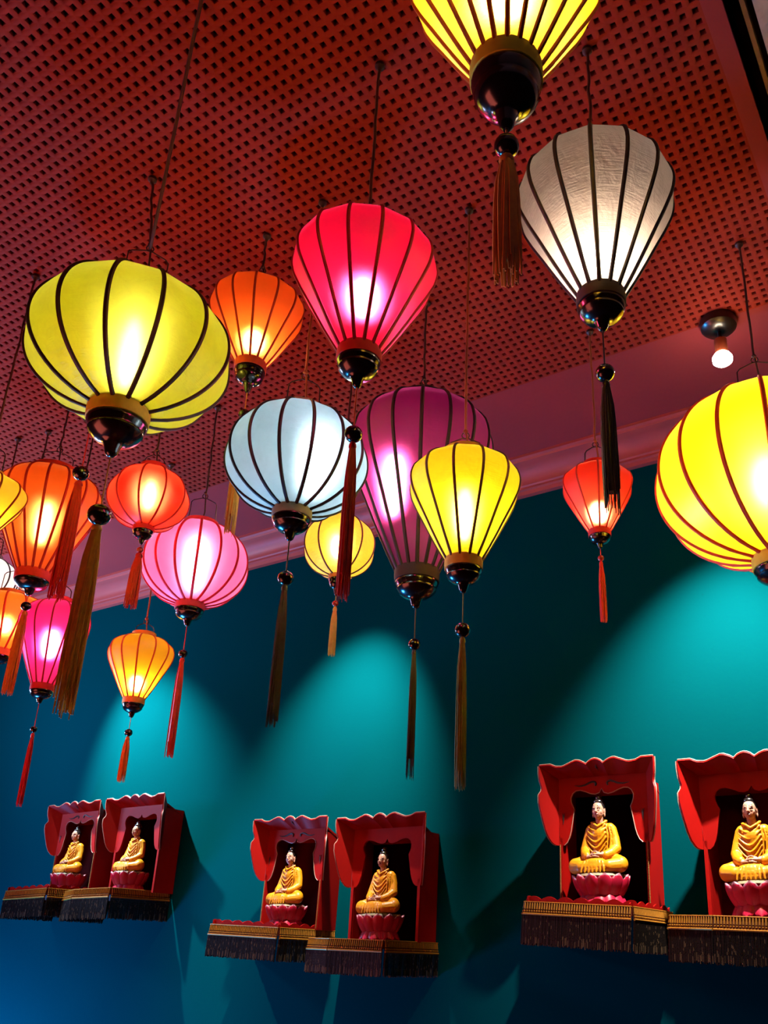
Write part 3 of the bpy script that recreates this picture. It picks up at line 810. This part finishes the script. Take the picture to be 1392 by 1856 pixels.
base_leaf = MB().lathe([(.0, 0), (.066, 0), (.068, .0015), (.060, .004), (.0, .004)], 30).mesh('base_leaf', leaf_m)

def link_part(name, me_, parent, loc=None, rz=0):
    o = bpy.data.objects.new(name, me_); C.objects.link(o); o.parent = parent
    if loc: o.location = loc
    if rz: o.rotation_euler = (0, 0, rz)
    return o
def statue(loc, sc, label, group):
    t_ = thing('seated_statue', label, 'statue', loc, group, 0, sc)
    link_part('base_leaf', base_leaf, t_)
    lb = link_part('lotus_base', lot_mesh, t_, (0, 0, .003)); lb.scale = (.97, .97, 1.13); lb['label'] = 'pink glazed lotus pedestal'
    link_part('seed_pod', pod_mesh, lb)
    for k in range(12):
        link_part('petal', pet_u, lb, rz=2 * PI * k / 12)
    for k in range(12):
        link_part('petal', pet_l, lb, rz=2 * PI * (k + .5) / 12)
    fz = (0, 0, .090)
    bd = link_part('robed_body', robe_mesh, t_, fz); bd.scale = (1.10, 1.05, 1.16); bd['label'] = 'saffron yellow draped robe over crossed legs'
    hn = link_part('hands', hands_mesh, t_, fz); hn.scale = (1.10, 1.05, 1.16)
    hd = link_part('head', head_mesh, t_, fz); hd.scale = (1.06, 1.06, 1.12)
    hh = link_part('hair', hair_mesh, hd); hh.location = (0, 0, 0); hh['label'] = 'black topknot hair'
    link_part('eyes_and_brows', face_mesh, hd); link_part('lips', lips_mesh, hd)
    return t_

fringe_m = mat('smoky_bugle_beads', (0.005, 0.0025, 0.0018, 1), rough=0.35, spec=.3, coat=.1, noise=.5, nscale=200)
fringe_glint_m = mat('bead_glint', (0.055, 0.030, 0.016, 1), rough=0.3, coat=.1)  # paler beads: glints of the fringe painted as colour
shelf_wood = mat('red_shelf_wood', (0.12, 0.003, 0.003, 1), rough=0.5)
def shelf(plan, ztop, label, group, seed, fringe=.070, gallery=True, tilt=0):
    """plan: points from the wall round the front and back to the wall (x, y)"""
    cx = sum(p_[0] for p_ in plan) / len(plan)
    t_ = thing('wall_shelf', label, 'shelf', (cx, WALL, ztop), group)
    t_.rotation_euler = (0, math.radians(tilt), 0)
    L_ = [(x - cx, y - WALL) for x, y in plan]
    b = MB().prism(L_, lambda u, v, t: (u, v, t), -.018, 0); b.obj('shelf_board', shelf_wood, t_, smooth=False)
    rnd = random.Random(seed)
    br = MB(); cord = MB(); bk = MB(); fr = MB(); gal = MB()
    for (x0, y0), (x1_, y1_) in zip(L_[:-1], L_[1:]):
        dx, dy = x1_ - x0, y1_ - y0; ln = math.hypot(dx, dy); tx, ty = dx / ln, dy / ln; nx, ny = ty, -tx
        if nx * (x0 + x1_) / 2 + ny * ((y0 + y1_) / 2 + .12) < 0: nx, ny = -nx, -ny
        # braid backing and its ribbed cords
        for off in (0,):
            vs_ = [(x0 + nx * .0015, y0 + ny * .0015, .006), (x1_ + nx * .0015, y1_ + ny * .0015, .006), (x1_ + nx * .006, y1_ + ny * .006, -.030), (x0 + nx * .006, y0 + ny * .006, -.030)]
            vs_ += [(a - nx * .0015, b__ - ny * .0015, c_) for a, b__, c_ in vs_]
            bk.add(vs_, [(0, 1, 2, 3), (7, 6, 5, 4), (0, 4, 5, 1), (1, 5, 6, 2), (2, 6, 7, 3), (3, 7, 4, 0)])
        k = 0; nn = int(ln / .0078)
        for i in range(nn):
            s_ = (i + .5) / nn * ln
            px_, py_ = x0 + tx * s_, y0 + ty * s_
            br.tube([(px_ + nx * .003, py_ + ny * .003, .004), (px_ + nx * .0055, py_ + ny * .0055, -.013)], .0024, 5)
            br.sphere((px_ + nx * .0065, py_ + ny * .0065, -.0185), .0030, 6, 4)
        br.tube([(x0 + nx * .007, y0 + ny * .007, -.026), (x1_ + nx * .007, y1_ + ny * .007, -.026)], .0032, 8)
        br.tube([(x0 + nx * .003, y0 + ny * .003, .006), (x1_ + nx * .003, y1_ + ny * .003, .006)], .0018, 6)
        # bugle-bead fringe
        nn = int(ln / .0030)
        for layer in (0, 1):
            for i in range(nn):
                s_ = (i + .5 + rnd.uniform(-.3, .3)) / nn * ln
                px_, py_ = x0 + tx * s_ + nx * (.004 + .003 * layer), y0 + ty * s_ + ny * (.004 + .003 * layer)
                z0 = -.030; lend = fringe * rnd.uniform(.93, 1.03); zz = z0
                sway = rnd.uniform(-.0012, .0012)
                while zz > z0 - lend:
                    last = zz - .014 < z0 - lend
                    hh_ = .022 if zz < z0 - lend + .024 else rnd.uniform(.006, .010)
                    hh_ = min(hh_, zz - (z0 - lend)) 
                    if hh_ < .002: break
                    c_ = (px_ + tx * sway * (z0 - zz) * 12, py_ + ty * sway * (z0 - zz) * 12, zz - hh_ / 2)
                    light = rnd.random() < (.30 if zz < z0 - lend + .026 else .07)
                    fr.box(c_, (.0021, .0021, hh_ * .92), 1 if light else 0)
                    zz -= hh_
        if gallery:
            n_ = max(6, int(ln / .006)); vs_ = []
            for i in range(n_ + 1):
                s_ = i / n_ * ln
                hgt = .013 + .010 * abs(math.sin(PI * s_ / .050))
                for off, z_ in ((.000, 0), (.000, hgt), (-.004, hgt), (-.004, 0)):
                    vs_.append((x0 + tx * s_ + nx * (off - .006), y0 + ty * s_ + ny * (off - .006), z_))
            fs_ = []
            for i in range(n_):
                a = i * 4; c_ = a + 4
                for j in range(4): fs_.append((a + j, a + (j + 1) % 4, c_ + (j + 1) % 4, c_ + j))
            fs_ += [(0, 1, 2, 3), (n_ * 4 + 3, n_ * 4 + 2, n_ * 4 + 1, n_ * 4)]
            gal.add(vs_, fs_)
    br.add(bk.v, bk.f, 1)
    br.obj('gold_braid', [gold_m, mat('braid_ground', (0.05, 0.010, 0.003, 1), rough=.8, spec=.1)], t_)
    o = fr.obj('bead_fringe', [fringe_m, fringe_glint_m], t_, smooth=False); o['kind'] = 'stuff'
    if gallery: gal.obj('scalloped_rim', red_m, t_, smooth=False)
    return t_

PLAIN = build_shrine(False); CARVED = build_shrine(True)
TILT = {'p1l': 0, 'p1r': 0.5, 'p2l': 1.6, 'p2r': 0.6, 'p3l': 1.0, 'p3r': 0.8}
SHR = [
    # key, centre x, z above eye, scale, carved, x tilt, labels
    ('p1l', -3.400, .280, .92, True, 'farthest left red shrine cabinet with carved scrolls, tinted violet', 'statue in the carved cabinet farthest to the left'),
    ('p1r', -3.028, .270, .94, False, 'plain red shrine cabinet second from the left', 'statue in the plain cabinet of the left pair'),
    ('p2l', -2.210, .126, .94, True, 'carved red shrine cabinet with pale outlines, left one of the middle pair', 'statue in the carved cabinet of the middle pair'),
    ('p2r', -1.806, .082, 1.0, False, 'plain red shrine cabinet, right one of the middle pair', 'statue in the plain cabinet of the middle pair'),
    ('p3l', -1.034, .166, 1.02, True, 'carved red shrine cabinet with scrolls and beaded posts, left one of the right pair', 'statue in the carved cabinet second from the right edge'),
    ('p3r', -0.592, .126, 1.05, False, 'plain bright red shrine cabinet cut off by the right edge', 'statue in the cabinet cut off by the right edge'),
]
for key, x, z_, sc, carved, lab, slab in SHR:
    zt_ = EYE + z_
    t_ = thing('shrine_cabinet', lab, 'shrine', (x, WALL - .001, zt_), 'red shrine cabinets on the teal wall', 0, sc)
    t_.rotation_euler = (0, math.radians(TILT[key]), 0); t_.scale = (sc, sc, sc * (.985 if key[1] == '3' else .955))
    for n_, me_, m_ in (CARVED if carved else PLAIN):
        o = link_part(n_, me_, t_)
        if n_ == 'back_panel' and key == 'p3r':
            o.material_slots[0].link = 'OBJECT'; o.material_slots[0].material = MATS['back_red']  # redder back: a better lit interior put into the colour
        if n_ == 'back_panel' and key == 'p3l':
            o.material_slots[0].link = 'OBJECT'; o.material_slots[0].material = inner_shade
    st = statue((x - .004, WALL - .112 * sc - .004, zt_), sc * (.985 if key[1] == '3' else .925), 'saffron robed seated ' + slab, 'seated statues on pink lotuses')
def Lplan(x0, x1_): return [(x0 + .0, WALL), (x0, 2.40), (x1_ - .02, 2.375), (x1_, WALL)]
def Rplan(d): return [(-2.03 + d, WALL), (-2.03 + d, 2.44), (-1.897 + d, 2.38), (-1.692 + d, 2.38), (-1.664 + d, WALL)]
g_ = 'fringed shelves under the shrine cabinets'
shelf(Lplan(-3.605, -3.29), EYE + .280, 'fringed shelf at the far left edge under the carved cabinet', g_, 1, .070)
shelf(Rplan(-1.255), EYE + .270, 'fringed shelf under the plain cabinet of the left pair', g_, 2, .074, False)
shelf(Lplan(-2.435, -2.085), EYE + .126, 'fringed shelf under the carved cabinet of the middle pair', g_, 3, .066, tilt=3)
shelf(Rplan(0), EYE + .082, 'fringed shelf under the plain cabinet of the middle pair', g_, 4, .066, False, tilt=2)
shelf(Lplan(-1.225, -0.875), EYE + .164, 'fringed shelf with bright gold braid under the carved cabinet of the right pair', g_, 5, .078, tilt=4)
shelf(Rplan(1.215), EYE + .124, 'fringed shelf cut off by the right edge', g_, 6, .078, False, tilt=3)
